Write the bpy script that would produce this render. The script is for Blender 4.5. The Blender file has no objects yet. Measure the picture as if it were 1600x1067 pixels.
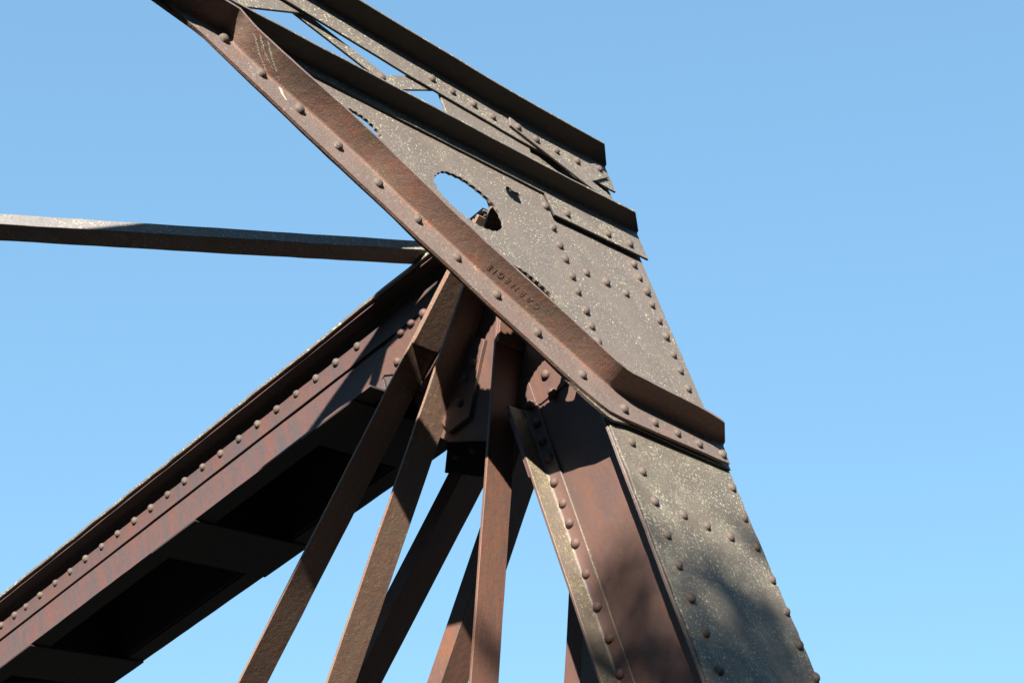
import bpy, bmesh, math, random
import numpy as np
from mathutils import Vector, Matrix, noise
random.seed(7)
C = bpy.context.scene.collection

# ------------------------------------------------------------------ frames
# Camera model: 1600x1067 photo, focal length 2350 px, level camera looking up 21.5 degrees.
F, CX, CY = 2350.0, 800.0, 533.5
nrm = lambda v: v / np.linalg.norm(v)
# axes of the end post in camera coordinates (x right, y down, z forward):
AX = nrm(np.array([.6747, .2709, .6866]))           # across the bridge
AE = np.array([-.2703, -.7748, .5716]); AE = nrm(AE - AX * (AE @ AX))   # up along the end post
AN = np.cross(AX, AE)
if AN[2] > 0: AN = -AN                               # out of the cover plate, towards the approach
AN = nrm(AN)
def ray(p): return np.array([p[0] - CX, p[1] - CY, F]) / F
O = ray((960, 560)) * 6.0
def abc(P):
    d = P - O
    return np.array([d @ AX, d @ AE, d @ AN])
def onN(p, c=0.):
    v = ray(p); return abc(v * (((O + AN * c) @ AN) / (v @ AN)))
def onX(p, a):
    v = ray(p); return abc(v * (((O + AX * a) @ AX) / (v @ AX)))
def onplane(p, pt, n):                               # pt, n in abc
    P = O + AX * pt[0] + AE * pt[1] + AN * pt[2]; nn = AX * n[0] + AE * n[1] + AN * n[2]
    v = ray(p); return abc(v * ((P @ nn) / (v @ nn)))
ZC = nrm(np.array([0, -.93, .367])); YC = nrm(np.array([0, .367, .93]))
CAMZ = 1.65
def world_dir(v): return Vector((v[0], v @ YC, v @ ZC))
def world_pt(v): return world_dir(v) + Vector((0, 0, CAMZ))
def w_abc(q): return world_pt(O + AX * q[0] + AE * q[1] + AN * q[2])
V3 = lambda *a: np.array(a, float)
X, E, N = V3(1, 0, 0), V3(0, 1, 0), V3(0, 0, 1)
Yc, Uc = V3(0, .0727, -.9973), V3(0, .9973, .0727)   # along / up the top chord
def ch(a, u, s): return X * a + Uc * u + Yc * s
SUN = nrm(V3(-1, .42, .84))                          # towards the sun, abc

# ------------------------------------------------------------------ materials
def lin(r, g, b):
    f = lambda c: (c / 255 / 12.92) if c / 255 <= .04045 else ((c / 255 + .055) / 1.055) ** 2.4
    return (f(r), f(g), f(b), 1)
def steel(name, base, alt, rust, rust_amt=.45, lichen=(150, 145, 115), spk=.0, patch=.0, patch_col=(140, 135, 95),
          streak=(1, 1, 1), bump=.5, rough=.66, grain=.35, k=.85, spec=.75):
    base, alt, rust, lichen, patch_col = (tuple(255 * ((c / 255) ** 2.2 * k) ** (1 / 2.2) for c in x) for x in (base, alt, rust, lichen, patch_col))
    m = bpy.data.materials.new(name); m.use_nodes = True
    nt = m.node_tree; nd = nt.nodes; lk = nt.links
    b = nd['Principled BSDF']
    tc = nd.new('ShaderNodeTexCoord')
    mp = nd.new('ShaderNodeMapping'); mp.inputs['Scale'].default_value = streak
    lk.new(tc.outputs['Object'], mp.inputs['Vector'])
    def nz(scale, detail=5, rg=.6, vec=None, dist=0.):
        n = nd.new('ShaderNodeTexNoise'); n.inputs['Scale'].default_value = scale
        n.inputs['Detail'].default_value = detail; n.inputs['Roughness'].default_value = rg
        n.inputs['Distortion'].default_value = dist
        lk.new(vec or tc.outputs['Object'], n.inputs['Vector']); return n.outputs['Fac']
    def ramp(s, lo, hi):
        r = nd.new('ShaderNodeMapRange'); r.inputs[1].default_value = lo; r.inputs[2].default_value = hi
        lk.new(s, r.inputs[0]); r.interpolation_type = 'SMOOTHSTEP'; return r.outputs[0]
    def mix(f, a, bb, mode='MIX'):
        x = nd.new('ShaderNodeMix'); x.data_type = 'RGBA'; x.blend_type = mode
        if isinstance(f, (int, float)): x.inputs[0].default_value = f
        else: lk.new(f, x.inputs[0])
        for s, v in ((6, a), (7, bb)):
            if isinstance(v, tuple): x.inputs[s].default_value = v
            else: lk.new(v, x.inputs[s])
        return x.outputs[2]
    def mul(a, bb):
        x = nd.new('ShaderNodeMath'); x.operation = 'MULTIPLY'
        for s, v in ((0, a), (1, bb)):
            if isinstance(v, (int, float)): x.inputs[s].default_value = v
            else: lk.new(v, x.inputs[s])
        return x.outputs[0]
    col = mix(ramp(nz(5, 8, .68, mp.outputs[0]), .33, .67), lin(*base), lin(*alt))
    rf = ramp(nz(16, 7, .7, mp.outputs[0], .6), .68 - rust_amt * .42, .84 - rust_amt * .3)
    col = mix(mul(rf, .85), col, lin(*rust))
    if patch > 0:
        pf = mul(ramp(nz(9, 6, .65), .66 - patch * .3, .80 - patch * .25), ramp(nz(120, 4, .7), .42, .60))
        col = mix(mul(pf, .8), col, lin(*patch_col))
    if spk > 0:
        sp = mul(ramp(nz(92, 3, .5, None, .6), .65 - spk * .12, .68 - spk * .12), ramp(nz(4.5, 4, .6), .36, .58))
        col = mix(mul(sp, .85), col, lin(*lichen))
        sp2 = mul(ramp(nz(210, 2, .5), .66 - spk * .08, .70 - spk * .08), ramp(nz(7, 3, .6), .38, .56))
        col = mix(mul(sp2, .7), col, lin(*lichen))
    g = nd.new('ShaderNodeMapRange'); g.inputs[1].default_value = .25; g.inputs[2].default_value = .75
    g.inputs[3].default_value = 1 - grain; g.inputs[4].default_value = 1 + grain
    lk.new(nz(260, 3, .7), g.inputs[0])
    vm = nd.new('ShaderNodeVectorMath'); vm.operation = 'SCALE'
    lk.new(col, vm.inputs[0]); lk.new(g.outputs[0], vm.inputs['Scale'])
    lk.new(vm.outputs[0], b.inputs['Base Color'])
    r = nd.new('ShaderNodeMapRange'); r.inputs[3].default_value = rough - .12; r.inputs[4].default_value = rough + .12
    lk.new(nz(40, 4), r.inputs[0]); lk.new(r.outputs[0], b.inputs['Roughness'])
    b.inputs['Specular IOR Level'].default_value = spec
    h = nd.new('ShaderNodeMath'); h.operation = 'MULTIPLY_ADD'; h.inputs[1].default_value = .55
    lk.new(nz(190, 4, .65), h.inputs[0]); lk.new(nz(34, 5, .6), h.inputs[2])
    bp = nd.new('ShaderNodeBump'); bp.inputs['Strength'].default_value = bump; bp.inputs['Distance'].default_value = .004
    lk.new(h.outputs[0], bp.inputs['Height']); lk.new(bp.outputs[0], b.inputs['Normal'])
    return m
M = {}
M['portal'] = steel('lichened_grey_steel', (107, 94, 83), (95, 85, 75), (110, 87, 69), .25, (184, 176, 152), .27, .36, (130, 122, 96), bump=.45, grain=.3, k=.64)
M['cover'] = steel('lichen_crusted_steel', (105, 95, 82), (92, 84, 73), (106, 86, 68), .3, (178, 173, 152), .43, .55, (134, 130, 108), bump=.5, grain=.32, k=.66, spec=.4)
M['flat'] = steel('pale_weathered_steel', (124, 104, 95), (108, 91, 83), (128, 90, 72), .42, (160, 152, 134), .3, .18, (130, 120, 96), bump=.7, grain=.35, k=.5)
M['knee'] = steel('pitted_rusty_steel', (122, 88, 74), (104, 82, 68), (136, 80, 54), .42, (140, 140, 104), .05, .34, (104, 102, 70), bump=.5, grain=.33, k=.80)
M['rust'] = steel('red_brown_rusty_steel', (110, 68, 58), (80, 70, 72), (118, 68, 48), .42, streak=(2.5, .5, 2.5), bump=.25, grain=.2, k=.45)
M['web'] = steel('orange_brown_web_steel', (116, 74, 54), (100, 68, 58), (130, 74, 44), .45, streak=(2, .5, 2), bump=.25, grain=.2, k=.38)
M['bar_olive'] = steel('olive_brown_bar_steel', (108, 86, 68), (98, 74, 60), (116, 72, 52), .5, (140, 134, 104), .05, .32, (114, 104, 74), streak=(5, .8, .8), bump=.5, k=.98)
M['bar_orange'] = steel('orange_rusty_bar_steel', (126, 84, 62), (106, 76, 64), (144, 84, 48), .55, streak=(4, .6, .6), bump=.4, grain=.3, k=.47)
M['yellow'] = steel('yellow_lichen_steel', (116, 100, 84), (106, 90, 76), (114, 84, 68), .35, (166, 158, 112), .4, .62, (146, 138, 94), bump=.6, grain=.3, k=.58)
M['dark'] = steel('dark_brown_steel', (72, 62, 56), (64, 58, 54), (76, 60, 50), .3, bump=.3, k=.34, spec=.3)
M['strut'] = steel('grey_strut_steel', (104, 94, 84), (94, 84, 75), (106, 88, 74), .25, (200, 192, 160), .4, .42, (132, 126, 96), bump=.45, grain=.3, k=.66)
M['under'] = steel('shade_darkened_steel', (80, 70, 62), (72, 64, 58), (84, 68, 56), .3, bump=.4, k=.42, spec=.4)  # brown darkened to paint deeper shade onto the strut undersides
M['brace'] = steel('grey_brace_steel', (112, 106, 100), (98, 93, 90), (114, 94, 84), .3, (170, 166, 154), .45, .35, (134, 130, 118), bump=.6, grain=.3, k=.66)
M['rivet'] = steel('worn_rivet_steel', (100, 84, 74), (84, 72, 64), (100, 74, 58), .4, (140, 134, 112), .2, .35, (122, 114, 88), bump=.8, rough=.72, k=.56, spec=.45)
M['rivet_red'] = steel('reddish_rivet_steel', (116, 84, 72), (98, 76, 66), (110, 74, 56), .45, bump=.7, rough=.68, k=.46, spec=.45)
M['chalk'] = steel('pale_scrape', (170, 164, 148), (156, 148, 130), (150, 138, 120), .2, bump=.6)

# ------------------------------------------------------------------ mesh helpers
ROOT_OFF = V3(.15, -4.0, -.23)
root = bpy.data.objects.new('truss_bridge', None); C.objects.link(root)
RM = Matrix((world_dir(AX), world_dir(AE), world_dir(AN))).transposed().to_4x4()
RM.translation = w_abc(ROOT_OFF)
root.matrix_world = RM
root['label'] = 'old riveted steel truss bridge, rusty and lichen-spotted, against clear blue sky'
root['category'] = 'bridge'
def obj(name, bm, mat, parent, bevel=.0022, label=None, smooth=35, second=None):
    bmesh.ops.recalc_face_normals(bm, faces=bm.faces[:])
    me = bpy.data.meshes.new(name); bm.to_mesh(me); bm.free()
    me.materials.append(mat)
    if second:                                         # (material, axis): the faces of the leg that looks along that axis
        me.materials.append(second[0]); ax = Vector(second[1])
        for p in me.polygons: p.material_index = int(abs(p.normal.dot(ax)) > .75)
    if smooth:
        me.polygons.foreach_set('use_smooth', [True] * len(me.polygons)); me.set_sharp_from_angle(angle=math.radians(smooth))
    o = bpy.data.objects.new(name, me); C.objects.link(o); o.parent = parent
    if parent is root: o.location = -Vector(ROOT_OFF)
    if bevel:
        b = o.modifiers.new('edge', 'BEVEL'); b.width = bevel; b.segments = 2; b.limit_method = 'ANGLE'; b.angle_limit = math.radians(40)
    if label: o['label'] = label
    return o
def nz3(p, sc, seed): return noise.noise_vector(Vector((p[0] * sc + seed, p[1] * sc - seed, p[2] * sc + 2 * seed)))
def loft(bm, stations, jit=.0, seed=0.):
    rows = []
    for st in stations:
        rows.append([bm.verts.new(Vector(p) + nz3(p, 7, seed) * jit + nz3(p, 28, seed + 5) * jit * .45) for p in st])
    n = len(rows[0])
    for r0, r1 in zip(rows, rows[1:]):
        for i in range(n):
            j = (i + 1) % n
            bm.faces.new((r0[i], r0[j], r1[j], r1[i]))
    bm.faces.new(rows[0]); bm.faces.new(rows[-1][::-1])
    return bm
def lsec(R, d1, w1, d2, w2, t=.012, fil=.012):
    """L section: outer corner R, legs along d1 and d2."""
    c = R + d1 * (t + fil) + d2 * (t + fil)
    arc = [c - d1 * fil * math.cos(th) - d2 * fil * math.sin(th) for th in (math.pi / 2, math.pi / 3, math.pi / 6, 0)]
    return [R, R + d1 * w1, R + d1 * w1 + d2 * t] + arc + [R + d2 * w2 + d1 * t, R + d2 * w2]
def interp(p, q, n): return [p + (q - p) * i / n for i in range(n + 1)]
def angle(bm, p, q, d1, w1, d2, w2, t=.012, step=.08, jit=.0012, seed=0.):
    n = max(2, int(np.linalg.norm(q - p) / step))
    return loft(bm, [lsec(r, d1, w1, d2, w2, t) for r in interp(p, q, n)], jit, seed)
def bar(bm, p, q, u, wu, v, wv, step=.1, jit=.001, seed=0.):
    """flat bar from p to q: corner p, width wu along u, thickness wv along v."""
    n = max(2, int(np.linalg.norm(q - p) / step))
    return loft(bm, [[r, r + u * wu, r + u * wu + v * wv, r + v * wv] for r in interp(p, q, n)], jit, seed)
def densify(pts, step, jit=.0, seed=0., closed=True):
    out = []
    m = len(pts)
    for i in range(m if closed else m - 1):
        p, q = np.array(pts[i]), np.array(pts[(i + 1) % m])
        k = max(1, int(np.linalg.norm(q - p) / step))
        for j in range(k):
            r = p + (q - p) * j / k
            if j and jit: r = r + np.array(nz3(r, 14, seed))[:len(r)] * jit + np.array(nz3(r, 50, seed + 3))[:len(r)] * jit * .6
            out.append(r)
    return out
def plate(bm, outline, ext, holes=(), step=.06, jit=.0015, seed=1.):
    """flat plate: 3-D outline (abc), extruded by vector ext; holes are 3-D loops."""
    loops = [densify(outline, step, jit, seed)] + [list(h) for h in holes]
    edges = []
    for lp in loops:
        vs = [bm.verts.new(Vector(p)) for p in lp]
        for i in range(len(vs)): edges.append(bm.edges.new((vs[i], vs[(i + 1) % len(vs)])))
    r = bmesh.ops.triangle_fill(bm, use_beauty=True, use_dissolve=False, edges=edges, normal=Vector(ext))
    fs = [g for g in r['geom'] if isinstance(g, bmesh.types.BMFace)]
    if holes:
        bmesh.ops.recalc_face_normals(bm, faces=fs)
    e = bmesh.ops.extrude_face_region(bm, geom=fs)
    bmesh.ops.translate(bm, verts=[g for g in e['geom'] if isinstance(g, bmesh.types.BMVert)], vec=Vector(ext))
    return bm
def xplate(bm, en, a0, a1, **k):                      # plate in a plane across X; en = (E, N) outline
    return plate(bm, [V3(a0, e, n) for e, n in en], X * (a1 - a0), **k)
def nplate(bm, ae, c0, c1, **k):                      # plate in a plane across N; ae = (a, E) outline
    k['holes'] = [[V3(p[0], p[1], c0) for p in h] for h in k.get('holes', ())]
    return plate(bm, [V3(a, e, c0) for a, e in ae], N * (c1 - c0), **k)
BM = bmesh.new

# ------------------------------------------------------------------ rivets (collected, the hundred largest become parts)
RIV = []
def dome_mesh(name, mat, seed):
    bm = BM(); rr = random.Random(seed); rings, seg = 5, 14
    rows = []
    for i in range(rings):
        th = i / rings * math.pi / 2; r = math.cos(th) ** .8; z = math.sin(th)
        rows.append([bm.verts.new((.0205 * r * math.cos(2 * math.pi * j / seg) * (1 + rr.uniform(-.03, .03)), .0205 * r * math.sin(2 * math.pi * j / seg) * (1 + rr.uniform(-.03, .03)), .0185 * z + rr.uniform(-.0004, .0004) - (.002 if i == 0 else 0))) for j in range(seg)])
    top = bm.verts.new((0, 0, .0185))
    for r0, r1 in zip(rows, rows[1:]):
        for j in range(seg): bm.faces.new((r0[j], r0[(j + 1) % seg], r1[(j + 1) % seg], r1[j]))
    for j in range(seg): bm.faces.new((rows[-1][j], rows[-1][(j + 1) % seg], top))
    me = bpy.data.meshes.new(name); bmesh.ops.recalc_face_normals(bm, faces=bm.faces[:]); bm.to_mesh(me); bm.free(); me.materials.append(mat)
    me.polygons.foreach_set('use_smooth', [True] * len(me.polygons))
    return me
DOME = {k: [dome_mesh('rivet', M[k], s) for s in range(3)] for k in ('rivet', 'rivet_red')}
def riv(pos, axis, parent, mat='rivet', sc=1.): RIV.append((np.array(pos), axis, parent, mat, sc))
def flush_rivets():
    RIV.sort(key=lambda r: np.linalg.norm(O + AX * r[0][0] + AE * r[0][1] + AN * r[0][2]) / r[4])
    rest = BM()
    for i, (p, ax, par, mat, sc) in enumerate(RIV):
        me = DOME[mat][i % 3]
        q = Vector((0, 0, 1)).rotation_difference(Vector(ax)); s = sc * random.uniform(.93, 1.07)
        sp = Matrix.Rotation(random.uniform(0, 6.28), 4, 'Z')
        tilt = Matrix.Rotation(random.uniform(-.09, .09), 4, 'X')
        mx = Matrix.Translation(Vector(p)) @ q.to_matrix().to_4x4() @ sp @ tilt @ Matrix.Diagonal((s, s, s * random.uniform(.9, 1.12), 1))
        if i < 100:
            o = bpy.data.objects.new('rivet', me); C.objects.link(o); o.parent = par; o.matrix_local = mx
        else:
            t = BM(); t.from_mesh(me); t.transform(mx); tm = bpy.data.meshes.new('t'); t.to_mesh(tm); t.free(); rest.from_mesh(tm); bpy.data.meshes.remove(tm)
    o = obj('rivet', rest, M['rivet'], root, bevel=0, smooth=60); o['kind'] = 'stuff'

# ================================================================== END POST
AW, AF = -.089, .39
bm = BM()
xplate(bm, [(-4.0, -.43), (-4.0, -.036), (1.30, -.036), (1.30, -.26), (.89, -.26), (.86, -.43)], AW, AW + .012, step=.3)
end_post = obj('end_post', bm, M['web'], root, label='rusty riveted box post with lichen-covered front plate, leaning in from lower right')
bm = BM(); xplate(bm, [(-4.0, -.43), (-4.0, -.036), (1.30, -.036), (1.30, -.43)], AF, AF + .012, step=.3)
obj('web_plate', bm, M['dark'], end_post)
bm = BM(); nplate(bm, [(-.20, -4.0), (.57, -4.0), (.57, 1.34), (-.20, 1.34)], -.035, -.0222, step=.05, jit=.002, seed=2)
obj('backing_plate', bm, M['flat'], end_post)
bm = BM(); nplate(bm, [(-.194, -4.0), (.572, -4.0), (.572, 1.33), (-.194, 1.33)], -.0218, -.0122, step=.05, jit=.003, seed=3)
cover = obj('cover_plate', bm, M['cover'], end_post, label='front cover plate crusted with pale and yellow lichen')
fe = onN((793, 632), -.418)[1]
bm = BM(); angle(bm, V3(AW - .001, -4.0, -.43), V3(AW - .001, fe, -.43), -X, .112, N, .076, t=.012, seed=4)
flange = obj('flange_angle', bm, M['yellow'], end_post, second=(M['web'], X), label='back flange angle with a stripe of yellow lichen')
bm = BM(); angle(bm, V3(AF + .013, -4.0, -.43), V3(AF + .013, 1.0, -.43), X, .11, N, .076, seed=5)
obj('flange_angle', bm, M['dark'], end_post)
bm = BM(); bar(bm, V3(AW - .0135, fe + .002, -.43), V3(AW - .0135, .20, -.43), X, .012, N, .076, seed=7)
obj('splice_plate', bm, M['web'], end_post)
e0, e1 = onN((824, 745), -.44)[1], onN((802, 655), -.44)[1]
bm = BM(); bar(bm, V3(-.197, e0, -.4305), V3(-.197, e1, -.4305), X, .10, -N, .012, seed=6)
obj('splice_plate', bm, M['rust'], end_post)
# rivets on the cover plate
for p in [(988, 689.5), (1004.5, 735.6), (1024, 782), (1043.5, 834), (1061, 881.5), (1080.5, 933), (1103.5, 987), (1126, 1045),
          (1069, 802.7), (1105, 820.5), (1142, 837), (1144.8, 760.5), (1164, 808), (1183, 853.5), (1207, 904.5), (1229.5, 954), (1249, 1006.5), (1275, 1057)]:
    q = onN(p, -.005); riv((q[0], q[1], -.0125), N, end_post)
for p in [(865, 752.6), (878, 785), (889, 816), (898, 847.5), (914.5, 895.5), (932.5, 946.5), (950.5, 996), (967, 1051.5),
          (850.5, 584), (861, 612.5), (829, 632), (846, 688), (856, 713), (838, 660), (826, 700), (834, 724)]:
    q = onX(p, AW - .02); riv((AW - .013, q[1], q[2]), -X, end_post, 'rivet_red')
for e in np.arange(-3.8, -1.4, .17): riv((AW - .013, e, -.388), -X, end_post, 'rivet_red', .98)

# ================================================================== PORTAL BRACE
def smooth_loop(pts, n, scal=0., k=30):
    pts = [np.array(p[:2]) for p in pts]; m = len(pts); out = []
    for i in range(n):
        t = i / n * m; j = int(t); u = t - j
        p0, p1, p2, p3 = (pts[(j + d) % m] for d in (-1, 0, 1, 2))
        out.append(.5 * (2 * p1 + (p2 - p0) * u + (2 * p0 - 5 * p1 + 4 * p2 - p3) * u * u + (3 * p1 - p0 - 3 * p2 + p3) * u ** 3))
    if scal:
        c = sum(out) / len(out); cum = [0.]
        for p, q in zip(out, out[1:]): cum.append(cum[-1] + np.linalg.norm(q - p))
        L = cum[-1]
        out = [p + nrm(p - c) * scal * (abs(math.sin(math.pi * k * s / L)) - .5) for p, s in zip(out, cum)]
    return out
PC = .0115                                            # front face of the portal web plate
hole2 = smooth_loop([onN(p, PC) for p in [(678, 278), (692.6, 268), (716, 276), (734, 287), (759, 307), (777, 326.5), (787, 351), (777, 361), (757, 356), (736.5, 344.5), (708, 322), (688, 300.6), (682.5, 291.6)]], 200, .006, 26)
H3 = [(-.30, .197), (-.32, .226), (-.388, .264), (-.445, .281), (-.51, .287), (-.565, .27), (-.582, .235), (-.56, .19), (-.50, .140), (-.426, .112), (-.35, .116), (-.31, .142), (-.295, .17)]
hole3 = smooth_loop(H3, 160, .006, 22)
up1 = [onN(p, PC)[:2] for p in [(535, 165), (545, 169.4), (558.8, 177), (572, 186), (585, 198), (594, 209), (600, 222.5)]]
hole1 = smooth_loop(up1 + [up1[-1] + (-.02, -.06), up1[5] + (-.07, -.13), up1[3] + (-.09, -.15), up1[1] + (-.10, -.13), up1[0] + (-.09, -.08), up1[0] + (-.05, -.02)], 180, .006, 26)
small_a = smooth_loop([onN(p, PC) for p in [(790.5, 293), (792.5, 302), (803, 313.5), (817.5, 319.5), (815.2, 308.5), (809.6, 301.7), (801.7, 298.4), (795, 292.3)]], 60)
cx4, cy4 = -.318, .028
small_b = smooth_loop([(cx4 - .055, cy4 + .012), (cx4 - .03, cy4 + .022), (cx4 - .005, cy4 + .038), (cx4 + .02, cy4 + .024), (cx4 + .056, cy4 + .0), (cx4 + .03, cy4 - .022), (cx4 + .0, cy4 - .034), (cx4 - .03, cy4 - .016)], 60)
low = [onN(p, PC)[:2] for p in [(303, 43), (322, 58), (395, 129), (453, 184), (516, 244.5), (585, 308), (617.5, 338.5), (655, 376), (698, 414), (778.6, 491), (838.7, 544.5), (883, 588), (917.5, 622), (949, 649.5), (959.5, 656), (984, 662)]]
bm = BM()
nplate(bm, [(-4.6, .86), (-2.25, .90)] + [tuple(p) for p in low] + [(-.068, -.34), (-.068, .914), (-1.1, .911), (-1.22, .938), (-4.6, .938)], -.0005, PC, holes=[hole1, hole2, hole3, small_a, small_b], step=.05, jit=.0015, seed=8)
portal = obj('portal_brace', bm, M['portal'], root, bevel=.0015, label='portal bracing plate pierced with scalloped oval holes, riveted across the post head')
bm = BM()
nplate(bm, [(-.175, onN((1001.5, 670))[1]), (.0, -.352), (.571, onN((1143, 734))[1]), (.571, 1.02), (-.175, 1.02)], -.012, -.0008, step=.05, jit=.0025, seed=9)
obj('end_plate', bm, M['portal'], portal)
# knee angle: flat leg on the plate, outstanding leg towards the approach
KC = PC + .013
KH = .108
outer_px = [(110, -110), (205, -40), (257, -2), (300, 40), (320, 56), (371, 104), (411, 141.5), (453, 181), (516, 241.2), (585, 305), (655, 371.5), (698, 410), (778.6, 487), (846, 547), (881, 581), (921, 616), (948, 638), (963, 648), (988, 658), (1035, 678.5), (1063, 690.5), (1092, 703), (1133, 721), (1160, 733)]
OUT = densify([onN(p, KC) for p in outer_px], .015, closed=False)
def outer_of(f): return min(OUT, key=lambda q: np.linalg.norm(q - f))
FO = [onN(p, KC) for p in ((150, -62), (250, -6), (300, 21.5), (334, 40), (345, 47))]
for tp in [(401, 45), (443, 84), (487.4, 123), (527.7, 158.5), (599.6, 225), (652, 277), (698, 320.7), (761.4, 380), (813, 427), (865, 473.5), (918, 521.5), (945, 546.5), (962, 562), (971, 569.8), (980, 577), (990, 583.5), (1004.6, 591), (1031, 604.5), (1056, 617), (1082, 630.5), (1108, 644)]:
    f = onN(tp, KC + KH); f[2] = KC; FO.append(f)
f = onN((1131, 656), KC + KH); f[2] = KC; d = f - FO[-1]; f = f + d * (.125 / d[0]); FO.append(f)
K = [(f, outer_of(f)) for f in FO]
def kneesec(f, o, tipshift=0., h=KH):
    t = .012; u = nrm(o - f); th = np.array([u[0], u[1], 0])
    T = f + N * (h + .0022 * noise.noise(Vector(f) * 9) + .0016 * noise.noise(Vector(f) * 31)) + X * tipshift
    o = o + u * (.002 * noise.noise(Vector(o) * 8) + .0016 * noise.noise(Vector(o) * 33))
    c = f + th * (t + .012) * .0
    fr = f - th * .0                                   # face of the outstanding leg (towards the flat leg)
    arc = [fr + th * .013 * (1 - math.sin(p)) + N * (.013 * (1 - math.cos(p))) for p in (0, math.pi / 6, math.pi / 3, math.pi / 2)]
    bk = f - th * t
    return [bk - N * t, o - N * t, o] + arc + [T, T - th * t]
KK = []
for i, (f, o) in enumerate(K):
    last = i == len(K) - 1
    if i:
        f0, o0 = K[i - 1]; L = np.linalg.norm(f - f0); n = max(1, int(L / .03))
        for j in range(1, n): KK.append((f0 + (f - f0) * j / n, o0 + (o - o0) * j / n, -.125 * j / n if last else 0))
    KK.append((f, o, -.125 if last else 0))
bm = BM(); loft(bm, [kneesec(*k) for k in KK], .0, 11)
knee = obj('knee_angle', bm, M['knee'], portal, bevel=.003, smooth=50, second=(M['flat'], N), label='long bent knee angle, rusty brown with green-tinged edge')
# two horizontal angles of the strut
def strut(name, pts, mat, c0, h, seed):
    """pts: (a, E of fold, E of flat-leg bottom)"""
    st = []
    for i, (a, ef, eb) in enumerate(pts):
        if i:
            a0, f0, b0 = pts[i - 1]; n = max(1, int(abs(a - a0) / .08))
            for j in range(1, n): st.append((a0 + (a - a0) * j / n, f0 + (ef - f0) * j / n, b0 + (eb - b0) * j / n, -.115 * j / n if i == len(pts) - 1 else 0))
        st.append((a, ef, eb, -.115 if i == len(pts) - 1 else 0))
    bm = BM(); t = .011
    secs = []
    for a, ef, eb, sh in st:
        arc = [V3(a, ef - .012 * (1 - math.sin(p)), c0 + t + .012 * (1 - math.cos(p))) for p in (0, math.pi / 6, math.pi / 3, math.pi / 2)]
        secs.append([V3(a, ef + t, c0), V3(a, eb, c0), V3(a, eb, c0 + t)] + arc + [V3(a + sh, ef, c0 + h), V3(a + sh, ef + t, c0 + h)])
    loft(bm, secs, .0016, seed)
    return obj(name, bm, mat, portal, bevel=.003, smooth=50, second=(M['strut'], N))
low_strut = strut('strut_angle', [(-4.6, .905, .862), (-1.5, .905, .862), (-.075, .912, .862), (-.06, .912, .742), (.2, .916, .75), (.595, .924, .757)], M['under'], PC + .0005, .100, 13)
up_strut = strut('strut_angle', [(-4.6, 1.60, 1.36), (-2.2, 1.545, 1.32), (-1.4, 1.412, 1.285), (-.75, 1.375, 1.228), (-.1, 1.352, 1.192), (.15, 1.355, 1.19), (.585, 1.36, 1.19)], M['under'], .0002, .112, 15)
# gusset between the struts, lattice flats
G = lambda p, c=-.0002: tuple(onN(p, c)[:2])
bm = BM(); nplate(bm, [G((686, 144)), G((672, 120)), G((760, 150)), G((822, 205)), G((836, 268)), G((706, 206)), G((696, 170))], -.0115, -.0006, step=.05, seed=16)
obj('gusset_plate', bm, M['portal'], portal)
def flat(p, q, w, c0, t=.010, off=.5, mat='strut'):
    p, q = onN(p, c0 + t), onN(q, c0 + t); p[2] = q[2] = c0
    d = nrm(q - p); v = V3(-d[1], d[0], 0)
    bm = BM(); bar(bm, p - v * w * off, q - v * w * off, v, w, N, t, seed=p[0])
    return obj('lattice_bar', bm, M[mat], portal)
flat((370, -2), (470, 10), .075, -.012)
flat((440, -2), (622, 139), .066, -.026)
flat((588, 128), (700, 131), .075, -.012)
flat((380, -2), (320, -60), .07, -.026)
for k in range(4):
    a0 = -2.80 - k * .62
    for (p, q, w, c0) in (((a0, 1.02), (a0 + .31, 1.38), .07, -.012), ((a0 + .31, 1.38), (a0 + .62, 1.02), .066, -.026)):
        p, q = V3(p[0], p[1], c0), V3(q[0], q[1], c0); d = nrm(q - p); v = V3(-d[1], d[0], 0)
        bm = BM(); bar(bm, p - v * w * .5, q - v * w * .5, v, w, N, .010, seed=a0); obj('lattice_bar', bm, M['strut'], portal)
lb = flat((797, 189), (950, 308), .064, .0145, mat='portal')
bm = BM(); nplate(bm, [G((899, 262), .024), G((918, 256), .024), G((931, 256), .024), G((952, 277), .024), G((917, 285), .024)], .0146, .0245, step=.03, seed=18)
obj('gusset_plate', bm, M['portal'], portal)
# rivets of the brace
for p in [(351, 59), (409.7, 113.6), (468.7, 169.7), (529, 227), (592, 284.8), (653.5, 342), (715, 401), (777, 459.5), (840, 518.3), (911, 584), (976, 637.5), (1023.8, 658.5), (1059, 675), (1093, 692), (1130, 708.5), (322, 6)]:
    q = onN(p, KC + .007); riv((q[0], q[1], KC - .0005), N, knee)
for p in [(853, 321)]: q = onN(p, PC + .007); riv((q[0], q[1], PC - .0005), N, portal)
for p in [(861, 353), (867, 378), (879.5, 401.5), (888, 427.5), (897.5, 451.5), (908, 481), (917.5, 505), (934, 533)]:
    q = onN(p, PC + .007); riv((max(q[0], -.105), q[1], PC - .0005), N, portal)
for p in [(883.5, 335.5), (947.5, 367), (981.5, 382.5)]: q = onN(p, .018); riv((q[0], q[1], PC + .011), N, low_strut)
for p in [(991, 412), (1000, 433), (1011, 455), (1019, 475), (1030, 500), (1041, 525), (1053, 553), (1063.5, 578), (1076, 606), (917, 425), (948, 440), (979, 457)]:
    q = onN(p, .006); riv((q[0], q[1], -.001), N, portal)
for p in [(675.5, 122), (707, 142), (740, 162), (770.5, 181.5)]: q = onN(p, .018); riv((q[0], q[1], .011), N, up_strut)
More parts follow.
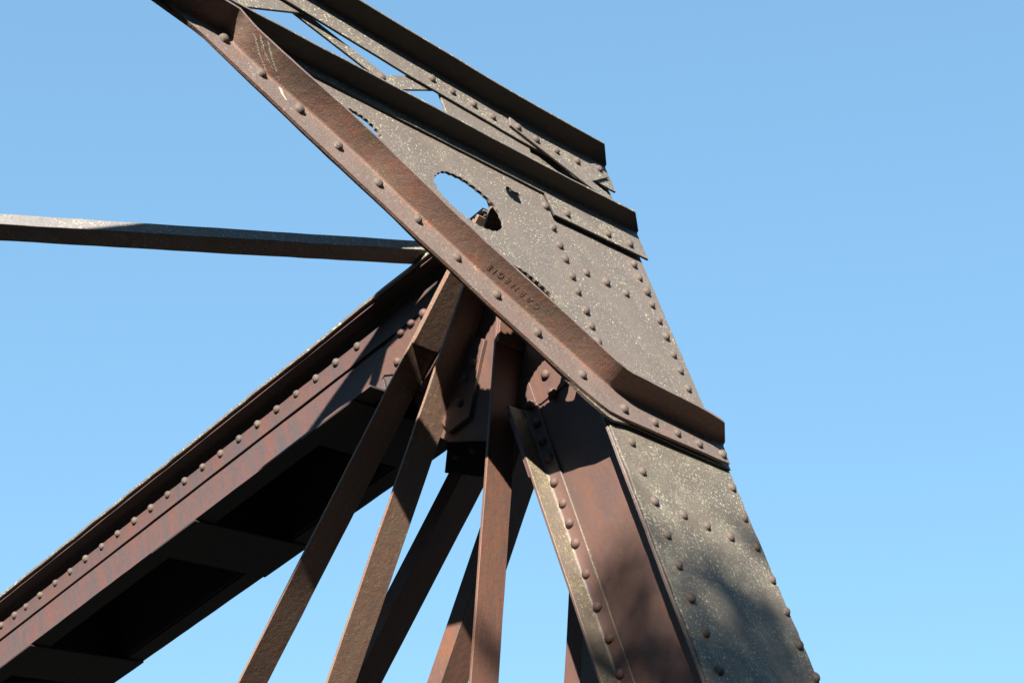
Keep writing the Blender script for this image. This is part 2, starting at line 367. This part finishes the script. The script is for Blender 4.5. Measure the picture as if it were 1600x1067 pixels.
for p in [(870, 235), (902, 251)]: q = onN(p, .018); riv((q[0], q[1], .011), N, up_strut)
for p in [(810, 198), (838, 217)]: q = onN(p, .031); riv((q[0], q[1], .0245), N, lb)
for p in [(937, 263)]: q = onN(p, .031); riv((q[0], q[1], .024), N, portal)
for p in [(597, 121)]: q = onN(p, .005); riv((q[0], q[1], -.002), N, portal)
for p, c in [((949.5, 286), -.02)]: q = onX(p, .58); riv((.574, q[1], q[2]), X, portal)
# scrape marks and the raised mill mark on the knee angle
def onknee(p):
    best = None
    for (f0, _), (f1, _) in zip(K, K[1:]):
        n = nrm(np.cross(f1 - f0, N)); n = n if n[1] < 0 else -n
        q = onplane(p, f0, n); t = (q - f0) @ (f1 - f0) / ((f1 - f0) @ (f1 - f0))
        d = max(-t, t - 1, 0)
        if best is None or d < best[0]: best = (d, q, n, nrm(f1 - f0))
    return best[1:]
bm = BM(); rr = random.Random(5)
for pts in ([(397, 53), (402, 71), (406, 87), (411, 99), (415, 109), (420, 124)], [(407, 55), (411, 73), (415, 86), (421, 98), (427, 108), (433, 117), (437, 128)], [(419, 65), (422, 80), (426, 94), (430, 106), (433, 115)]):
    Pq = [onknee(p)[0] for p in pts]; _, kn, kd = onknee(pts[3]); k = []
    for u, v in zip(Pq, Pq[1:]): k += [u + (v - u) * j / 5 for j in range(5)]
    k.append(Pq[-1])
    secs = []
    for q in k:
        w = .0052 + rr.uniform(-.0022, .002); o = q + kd * rr.uniform(-.0018, .0018) + kn * .0006
        secs.append((bm.verts.new(o - kd * w), bm.verts.new(o + kd * w)))
    for a, b in zip(secs, secs[1:]): bm.faces.new((a[0], a[1], b[1], b[0]))
obj('scrape_mark', bm, M['chalk'], knee, bevel=0)
bm = BM()
for pts in ([(437, 136), (441, 147), (448, 158)], ):
    Pq = [onN(p, KC + .001) for p in pts]
    loft(bm, [[q - X * w, q - X * w + N * .0012, q + X * w + N * .0012, q + X * w] for q, w in zip(Pq, (.006, .005, .002))])
obj('scrape_mark', bm, M['chalk'], knee, bevel=0)
fc = bpy.data.curves.new('mill_mark', 'FONT'); fc.body = 'CARNEGIE'; fc.size = .036; fc.extrude = .0002; fc.space_character = 1.75; fc.align_x = 'CENTER'; fc.align_y = 'CENTER'; fc.bevel_depth = .0
fo = bpy.data.objects.new('mill_mark', fc); C.objects.link(fo)
bpy.context.view_layer.update()
tm = bpy.data.meshes.new_from_object(fo.evaluated_get(bpy.context.evaluated_depsgraph_get())); bpy.data.objects.remove(fo)
tm.materials.clear(); tm.materials.append(M['knee'])
_, kn, kd = onknee((802, 447))
to = bpy.data.objects.new('mill_mark', tm); C.objects.link(to); to.parent = knee
ctr = onknee((803, 446))[0] + kn * .0003
bx, by = -kd, np.cross(kn, -kd)
MM = Matrix((Vector(bx), Vector(by), Vector(kn))).transposed().to_4x4(); MM.translation = Vector(ctr); to.matrix_local = MM

# ================================================================== TOP CHORD
UB, UT, SE = .482, .877, 11.0
bm = BM(); plate(bm, [ch(AW, UB + .012, .40), ch(AW, UT, .40), ch(AW, UT, SE), ch(AW, UB + .012, SE)], X * .012, step=.4)
chord = obj('top_chord', bm, M['rust'], root, label='red-brown box top chord running away to lower left, dark underneath')
bm = BM(); plate(bm, [ch(AF, UB + .012, .40), ch(AF, UT, .40), ch(AF, UT, SE), ch(AF, UB + .012, SE)], X * .012, step=.4)
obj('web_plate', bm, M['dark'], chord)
bm = BM(); plate(bm, [ch(-.213, UT + .0005, .275), ch(.51, UT + .0005, .275), ch(.51, UT + .0005, SE), ch(-.213, UT + .0005, SE)], Uc * .016, step=.08, jit=.003)
obj('cover_plate', bm, M['strut'], chord)
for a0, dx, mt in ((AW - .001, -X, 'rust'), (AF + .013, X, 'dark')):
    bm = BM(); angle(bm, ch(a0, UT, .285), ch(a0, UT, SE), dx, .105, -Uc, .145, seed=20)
    obj('flange_angle', bm, M['dark'], chord, second=(M[mt], X))  # horizontal leg coloured darker to deepen the shade beneath the cover
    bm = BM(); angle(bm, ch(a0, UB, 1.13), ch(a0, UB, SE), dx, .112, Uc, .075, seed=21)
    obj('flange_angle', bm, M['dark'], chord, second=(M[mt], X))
for i, (p0, p1) in enumerate((((306, 813), (259, 848)), ((49, 1011), (-5, 1052)), ((553, 624), (512, 656)))):
    s0 = float(onX(p0, -.2) @ Yc)
    bm = BM(); plate(bm, [ch(-.207, UB - .001, s0), ch(.512, UB - .001, s0), ch(.512, UB - .001, s0 + .36), ch(-.207, UB - .001, s0 + .36)], -Uc * .010, step=.1)
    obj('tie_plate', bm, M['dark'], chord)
for s0 in (5.6, 7.1, 8.6):
    bm = BM(); plate(bm, [ch(-.207, UB - .001, s0), ch(.512, UB - .001, s0), ch(.512, UB - .001, s0 + .36), ch(-.207, UB - .001, s0 + .36)], -Uc * .010, step=.1)
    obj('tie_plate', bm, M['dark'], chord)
for p in [(1.4, 976), (21.6, 960.5), (39.4, 947), (62, 929), (85.4, 910), (108.7, 892), (133, 872), (158, 853), (183, 833), (209, 813), (235, 793), (261, 772), (287.7, 750.7), (315.7, 729), (343.8, 708), (372.6, 685), (401.4, 662), (431.6, 638.8), (461.8, 614.7), (492.6, 590.8), (524, 565.8), (557, 540.5)]:
    q = onX(p, AW - .02); riv((AW - .0135, q[1], q[2]), -X, chord, 'rivet_red', .97)
for p in [(625, 518), (641, 503.6), (660.4, 489), (618.5, 564), (635.5, 549), (702.5, 419.6)]:
    q = onX(p, AW - .02); riv((AW - .0135 if p[1] < 520 else -.0975, q[1], q[2]), -X, chord, 'rivet_red', 1.05)

# ================================================================== JOINT GUSSETS
q2 = lambda p, a: tuple(onX(p, a)[1:])
bm = BM()
xplate(bm, [q2((600, 586), -.097), q2((622, 584), -.097), q2((641, 600), -.097), q2((661, 668), -.097), q2((700, 690), -.097), q2((765, 688), -.097), (.02, -.43), (-.02, -.34), (-.02, -.05), (.882, -.05), (.905, -.45), (.735, -1.25), (.56, -1.28)], -.097, -.0895, step=.06, seed=22)
gus = obj('gusset_plate', bm, M['web'], root, label='shadowed gusset plate where chord, post and bars meet')
bm = BM(); far = [q2((698, 700), .37), q2((697, 690), .37), (.6, -1.2), (.85, -1.1), (.87, -.05), (0, -.05), (0, -.43), q2((790, 690), .37), q2((757, 745), .37), q2((694, 738), .37)]
xplate(bm, far, .372, .382, step=.08, seed=23)
obj('gusset_plate', bm, M['dark'], root)
bm = BM(); xplate(bm, [q2((757, 530), -.118), q2((741, 602), -.118), q2((733, 650), -.118), q2((700, 676), -.118), q2((690, 660), -.118), q2((724, 520), -.118)], -.118, -.0985, step=.05, seed=24)
obj('filler_plate', bm, M['web'], gus)
for p in [(654, 572), (632, 588), (708, 560), (698, 610), (724, 590), (738, 566), (690, 634), (717, 628), (640, 600), (655, 605)]:
    q = onX(p, -.125); riv((-.117 if 690 < p[0] else -.0975, q[1], q[2]), -X, gus, 'rivet_red')
for p in [(712, 712), (738, 702)]:
    q = onX(p, .365); riv((.3715, q[1], q[2]), -X, gus, 'rivet')

# ================================================================== DIAGONAL BARS (three pairs of angles)
def hanger(deg, base, tup, mats, labels, ups):
    t = math.radians(deg); d = V3(0, math.sin(t), -math.cos(t))           # down and back
    back = V3(0, math.cos(t), math.sin(t)); back = back if back[1] > 0 else -back
    b = V3(0, base[0], base[1]); tdn = (base[0] + 3.9) / -d[1]
    out = []
    for a, dx, w, mt, lb, tu in ((-.0985, -X, .152, mats[0], labels[0], tup), (.383, X, .165, mats[1], labels[1], ups)):
        bm = BM(); angle(bm, b + X * a - d * tu, b + X * a + d * tdn, dx, w, back, .085, t=.013, step=.12, jit=.0014, seed=deg + a)
        out.append(obj('diagonal_bar', bm, M[mt], root, bevel=.002, label=lb))
    return d, back, b, out
dA, bkA, bA, oA = hanger(-30.3, (.168, -1.421), 1.36, ('bar_olive', 'bar_orange'), ('olive-brown angle bar slanting down to the left, leftmost of the fan', 'dark angle bar behind, steep blue-grey face, centre of the fan'), .95)
dB, bkB, bB, oB = hanger(-42.5, (-.17, -1.248), 1.5, ('bar_olive', 'bar_orange'), ('angle bar with olive left edge and brown right half', 'blue-shadowed angle bar behind the upright bar, orange at its foot'), .75)
dC, bkC, bC, oC = hanger(-63.3, (-.32, -.631), 1.02, ('bar_orange', 'web'), ('nearly upright orange-brown angle bar', 'angle bar half hidden behind the end post'), .7)
# plates lapped over the heads of the first and third bars
def lap(d, back, b, par, p_end, length, mat):
    q = onplane(p_end, b - back * .012, -back); t0 = float((q - b) @ d)
    bm = BM(); bar(bm, b + X * (-.103) + d * t0 - back * .0005, b + X * (-.103) + d * (t0 - length) - back * .0005, -X, .150, -back, .016, seed=30)
    return obj('splice_plate', bm, M[mat], par)
lap(dA, bkA, bA, oA[0], (668, 545), .62, 'bar_olive')
lap(dC, bkC, bC, oC[0], (798, 541), .5, 'bar_orange')

# ================================================================== LATERAL BRACE (angle in the plane of the top chord)
f0, f1 = onplane((0, 350), V3(0, .9, 0), Uc), onplane((665, 391), V3(0, .9, 0), Uc)
dl = nrm(f1 - f0); bk = nrm(np.cross(Uc, dl)); bk = bk if bk[2] < 0 else -bk
bm = BM(); angle(bm, f0 - dl * 5.0, f1 + dl * .12, bk, .105, Uc, .052, t=.010, jit=.003, seed=33)
obj('lateral_brace', bm, M['brace'], root, label='long thin angle brace reaching off to the left, pale on top')
flush_rivets()

# ================================================================== GROUND AND TREE (outside the frame; the tree dapples the post's foot)
def simple(name, col, rough=.9, trans=None):
    m = bpy.data.materials.new(name); m.use_nodes = True; nt = m.node_tree; b = nt.nodes['Principled BSDF']
    n = nt.nodes.new('ShaderNodeTexNoise'); n.inputs['Scale'].default_value = 6; n.inputs['Detail'].default_value = 8
    tc = nt.nodes.new('ShaderNodeTexCoord'); nt.links.new(tc.outputs['Object'], n.inputs['Vector'])
    x = nt.nodes.new('ShaderNodeMix'); x.data_type = 'RGBA'; x.inputs[6].default_value = col; x.inputs[7].default_value = tuple(c * .6 for c in col[:3]) + (1,)
    nt.links.new(n.outputs['Fac'], x.inputs[0]); nt.links.new(x.outputs[2], b.inputs['Base Color']); b.inputs['Roughness'].default_value = rough
    return m
bm = BM(); bmesh.ops.create_grid(bm, x_segments=2, y_segments=2, size=600)
me = bpy.data.meshes.new('ground'); bm.to_mesh(me); bm.free(); me.materials.append(simple('dark_earth', (.007, .007, .005, 1)))
g = bpy.data.objects.new('ground', me); C.objects.link(g); g['kind'] = 'structure'

sunw = (RM.to_3x3() @ Vector(SUN)).normalized()
tree = bpy.data.objects.new('tree', None); C.objects.link(tree)
tree['label'] = 'leafy tree standing in front of the bridge, its shade dappling the end post'; tree['category'] = 'tree'
SHADE = [  # (pixel, plane, radius m, leaves)
    ((985, 880), 'w', .09, 38), ((950, 930), 'w', .09, 24), ((1000, 960), 'w', .11, 36), ((960, 1010), 'w', .12, 34), ((1010, 1040), 'w', .15, 60),
    ((1180, 850), 'n', .09, 40), ((1090, 900), 'n', .12, 40), ((1150, 950), 'n', .18, 95), ((1215, 985), 'n', .16, 85), ((1110, 1010), 'n', .17, 95), ((1200, 1050), 'n', .2, 150), ((1150, 1080), 'n', .2, 160), ((945, 1060), 'w', .14, 70), ((760, 1000), 'c', .05, 26)]
rr = random.Random(11); bm = BM(); tw = []
def leaf(bm, p, s):
    q = Vector((rr.uniform(-1, 1), rr.uniform(-1, 1), rr.uniform(-.3, 1))).normalized()
    u = q.orthogonal().normalized(); u.rotate(Matrix.Rotation(rr.uniform(0, 6.28), 3, q)); v = q.cross(u)
    vs = [bm.verts.new(p + u * a * s + v * b * s + q * c * s) for a, b, c in ((-1, 0, 0), (-.3, .42, .08), (.45, .34, .05), (1, 0, -.1), (.45, -.34, .05), (-.3, -.42, .08))]
    bm.faces.new(vs)
for p, pl, r, n in SHADE:
    q = onN(p, -.012) if pl == 'n' else onX(p, AW) if pl == 'w' else onX(p, -.2)
    base = w_abc(q); dist = rr.uniform(15.0, 17.5)
    for k in range(n):
        o = Vector((rr.gauss(0, 1), rr.gauss(0, 1), rr.gauss(0, 1))) * r * .62
        leaf(bm, base + sunw * (dist + rr.uniform(-.5, .5)) + o, rr.uniform(.035, .06))
    tw.append(base + sunw * dist)
hub = sum(tw, Vector()) / len(tw)
tp = Vector((hub.x + 1.2, hub.y - 2.0, 0)); tree.location = tp
fork = Vector((tp.x, tp.y, hub.z - 2.2))
for k in range(2600):                                  # the rest of the crown, behind and above
    th = rr.uniform(0, 6.28); rad = 2.3 * math.sqrt(rr.random())
    c = Vector((tp.x + 1.5 + rad * math.cos(th), tp.y - 3.0 + rad * math.sin(th), hub.z + .5 + rr.uniform(-1.6, 2.0)))
    leaf(bm, c, rr.uniform(.06, .11))
me = bpy.data.meshes.new('crown'); bm.to_mesh(me); bm.free(); me.materials.append(simple('leaf_green', (.05, .09, .025, 1), .6))
cr = bpy.data.objects.new('crown', me); C.objects.link(cr); cr.parent = tree; cr.matrix_parent_inverse = Matrix.Translation(-tp)
bm = BM()
def limb(a, b, r0, r1, n=6):
    d = (b - a).normalized(); u = d.orthogonal().normalized(); v = d.cross(u); rows = []
    for i in range(n + 1):
        t = i / n; c = a.lerp(b, t) + Vector(nz3(a.lerp(b, t), .9, 3)) * .12 * math.sin(math.pi * t); r = r0 + (r1 - r0) * t
        rows.append([c + (u * math.cos(2 * math.pi * j / 8) + v * math.sin(2 * math.pi * j / 8)) * r for j in range(8)])
    loft(bm, rows)
limb(tp, fork, .22, .15); limb(fork, hub - sunw * .0 + Vector((.3, -.8, -.5)), .12, .05)
limb(fork, Vector((tp.x + 1.5, tp.y - 3.0, hub.z + 1.5)), .14, .05)
for t in tw: limb(hub + Vector((.3, -.8, -.5)), t, .02, .006, 4)
me = bpy.data.meshes.new('trunk'); bmesh.ops.recalc_face_normals(bm, faces=bm.faces[:]); bm.to_mesh(me); bm.free(); me.materials.append(simple('bark', (.09, .07, .05, 1)))
tr = bpy.data.objects.new('trunk', me); C.objects.link(tr); tr.parent = tree; tr.matrix_parent_inverse = Matrix.Translation(-tp)

bm = BM(); rr = random.Random(3)  # unseen ring of near-black trees, added to cut low sky fill and ground bounce
for k in range(70):
    az = math.radians(75 + 210 * k / 69 + rr.uniform(-2, 2)); R = rr.uniform(25, 29); h = rr.uniform(14.5, 17)
    c = Vector((math.sin(az) * R, math.cos(az) * R, h * .52))
    r = bmesh.ops.create_icosphere(bm, subdivisions=3, radius=1, matrix=Matrix.Translation(c) @ Matrix.Diagonal((rr.uniform(3, 4.6), rr.uniform(3, 4.6), h * .5, 1)))
    for v in r['verts']: v.co += (v.co - c).normalized() * (noise.noise(v.co * .7) * 1.3 + noise.noise(v.co * 2.3) * .7)
me = bpy.data.meshes.new('fill_blocker_woods'); bm.to_mesh(me); bm.free(); me.materials.append(simple('blocker_dark_green', (.014, .02, .009, 1)))
wd = bpy.data.objects.new('fill_blocker_woods', me); C.objects.link(wd); wd['kind'] = 'stuff'

# ================================================================== CAMERA, SUN, SKY
cam = bpy.data.cameras.new('camera'); co = bpy.data.objects.new('camera', cam); C.objects.link(co)
cam.sensor_width = 36; cam.lens = F / 1600 * 36; cam.clip_end = 3000; cam.clip_start = .05
cm = Matrix((world_dir(V3(1, 0, 0)), world_dir(V3(0, -1, 0)), world_dir(V3(0, 0, -1)))).transposed().to_4x4(); cm.translation = (0, 0, CAMZ)
co.matrix_world = cm; bpy.context.scene.camera = co
sl = bpy.data.lights.new('sun', 'SUN'); sl.energy = 5.0; sl.angle = math.radians(.5); sl.color = (1, .95, .88)
so = bpy.data.objects.new('sun', sl); C.objects.link(so); so.rotation_euler = sunw.to_track_quat('Z', 'Y').to_euler(); so.location = (0, 0, 20)
w = bpy.data.worlds.new('World'); bpy.context.scene.world = w; w.use_nodes = True
sky = w.node_tree.nodes.new('ShaderNodeTexSky'); sky.sky_type = 'NISHITA'; sky.sun_disc = False
sky.sun_elevation = math.asin(sunw.z); sky.sun_rotation = math.atan2(sunw.x, sunw.y)
sky.air_density = 1.0; sky.dust_density = .3; sky.ozone_density = 4.0
bg = w.node_tree.nodes['Background']; bg.inputs[1].default_value = .1
gm = w.node_tree.nodes.new('ShaderNodeGamma'); gm.inputs[1].default_value = .3      # evens the sky out as the photo's exposure does
tn = w.node_tree.nodes.new('ShaderNodeVectorMath'); tn.operation = 'MULTIPLY'; tn.inputs[1].default_value = (.65, 1.11, 1.48)
w.node_tree.links.new(sky.outputs[0], gm.inputs[0]); w.node_tree.links.new(gm.outputs[0], tn.inputs[0])
w.node_tree.links.new(tn.outputs[0], bg.inputs[0])
vs = bpy.context.scene.view_settings; vs.view_transform = 'Standard'; vs.look = 'None'; vs.exposure = 2.0; vs.gamma = 1
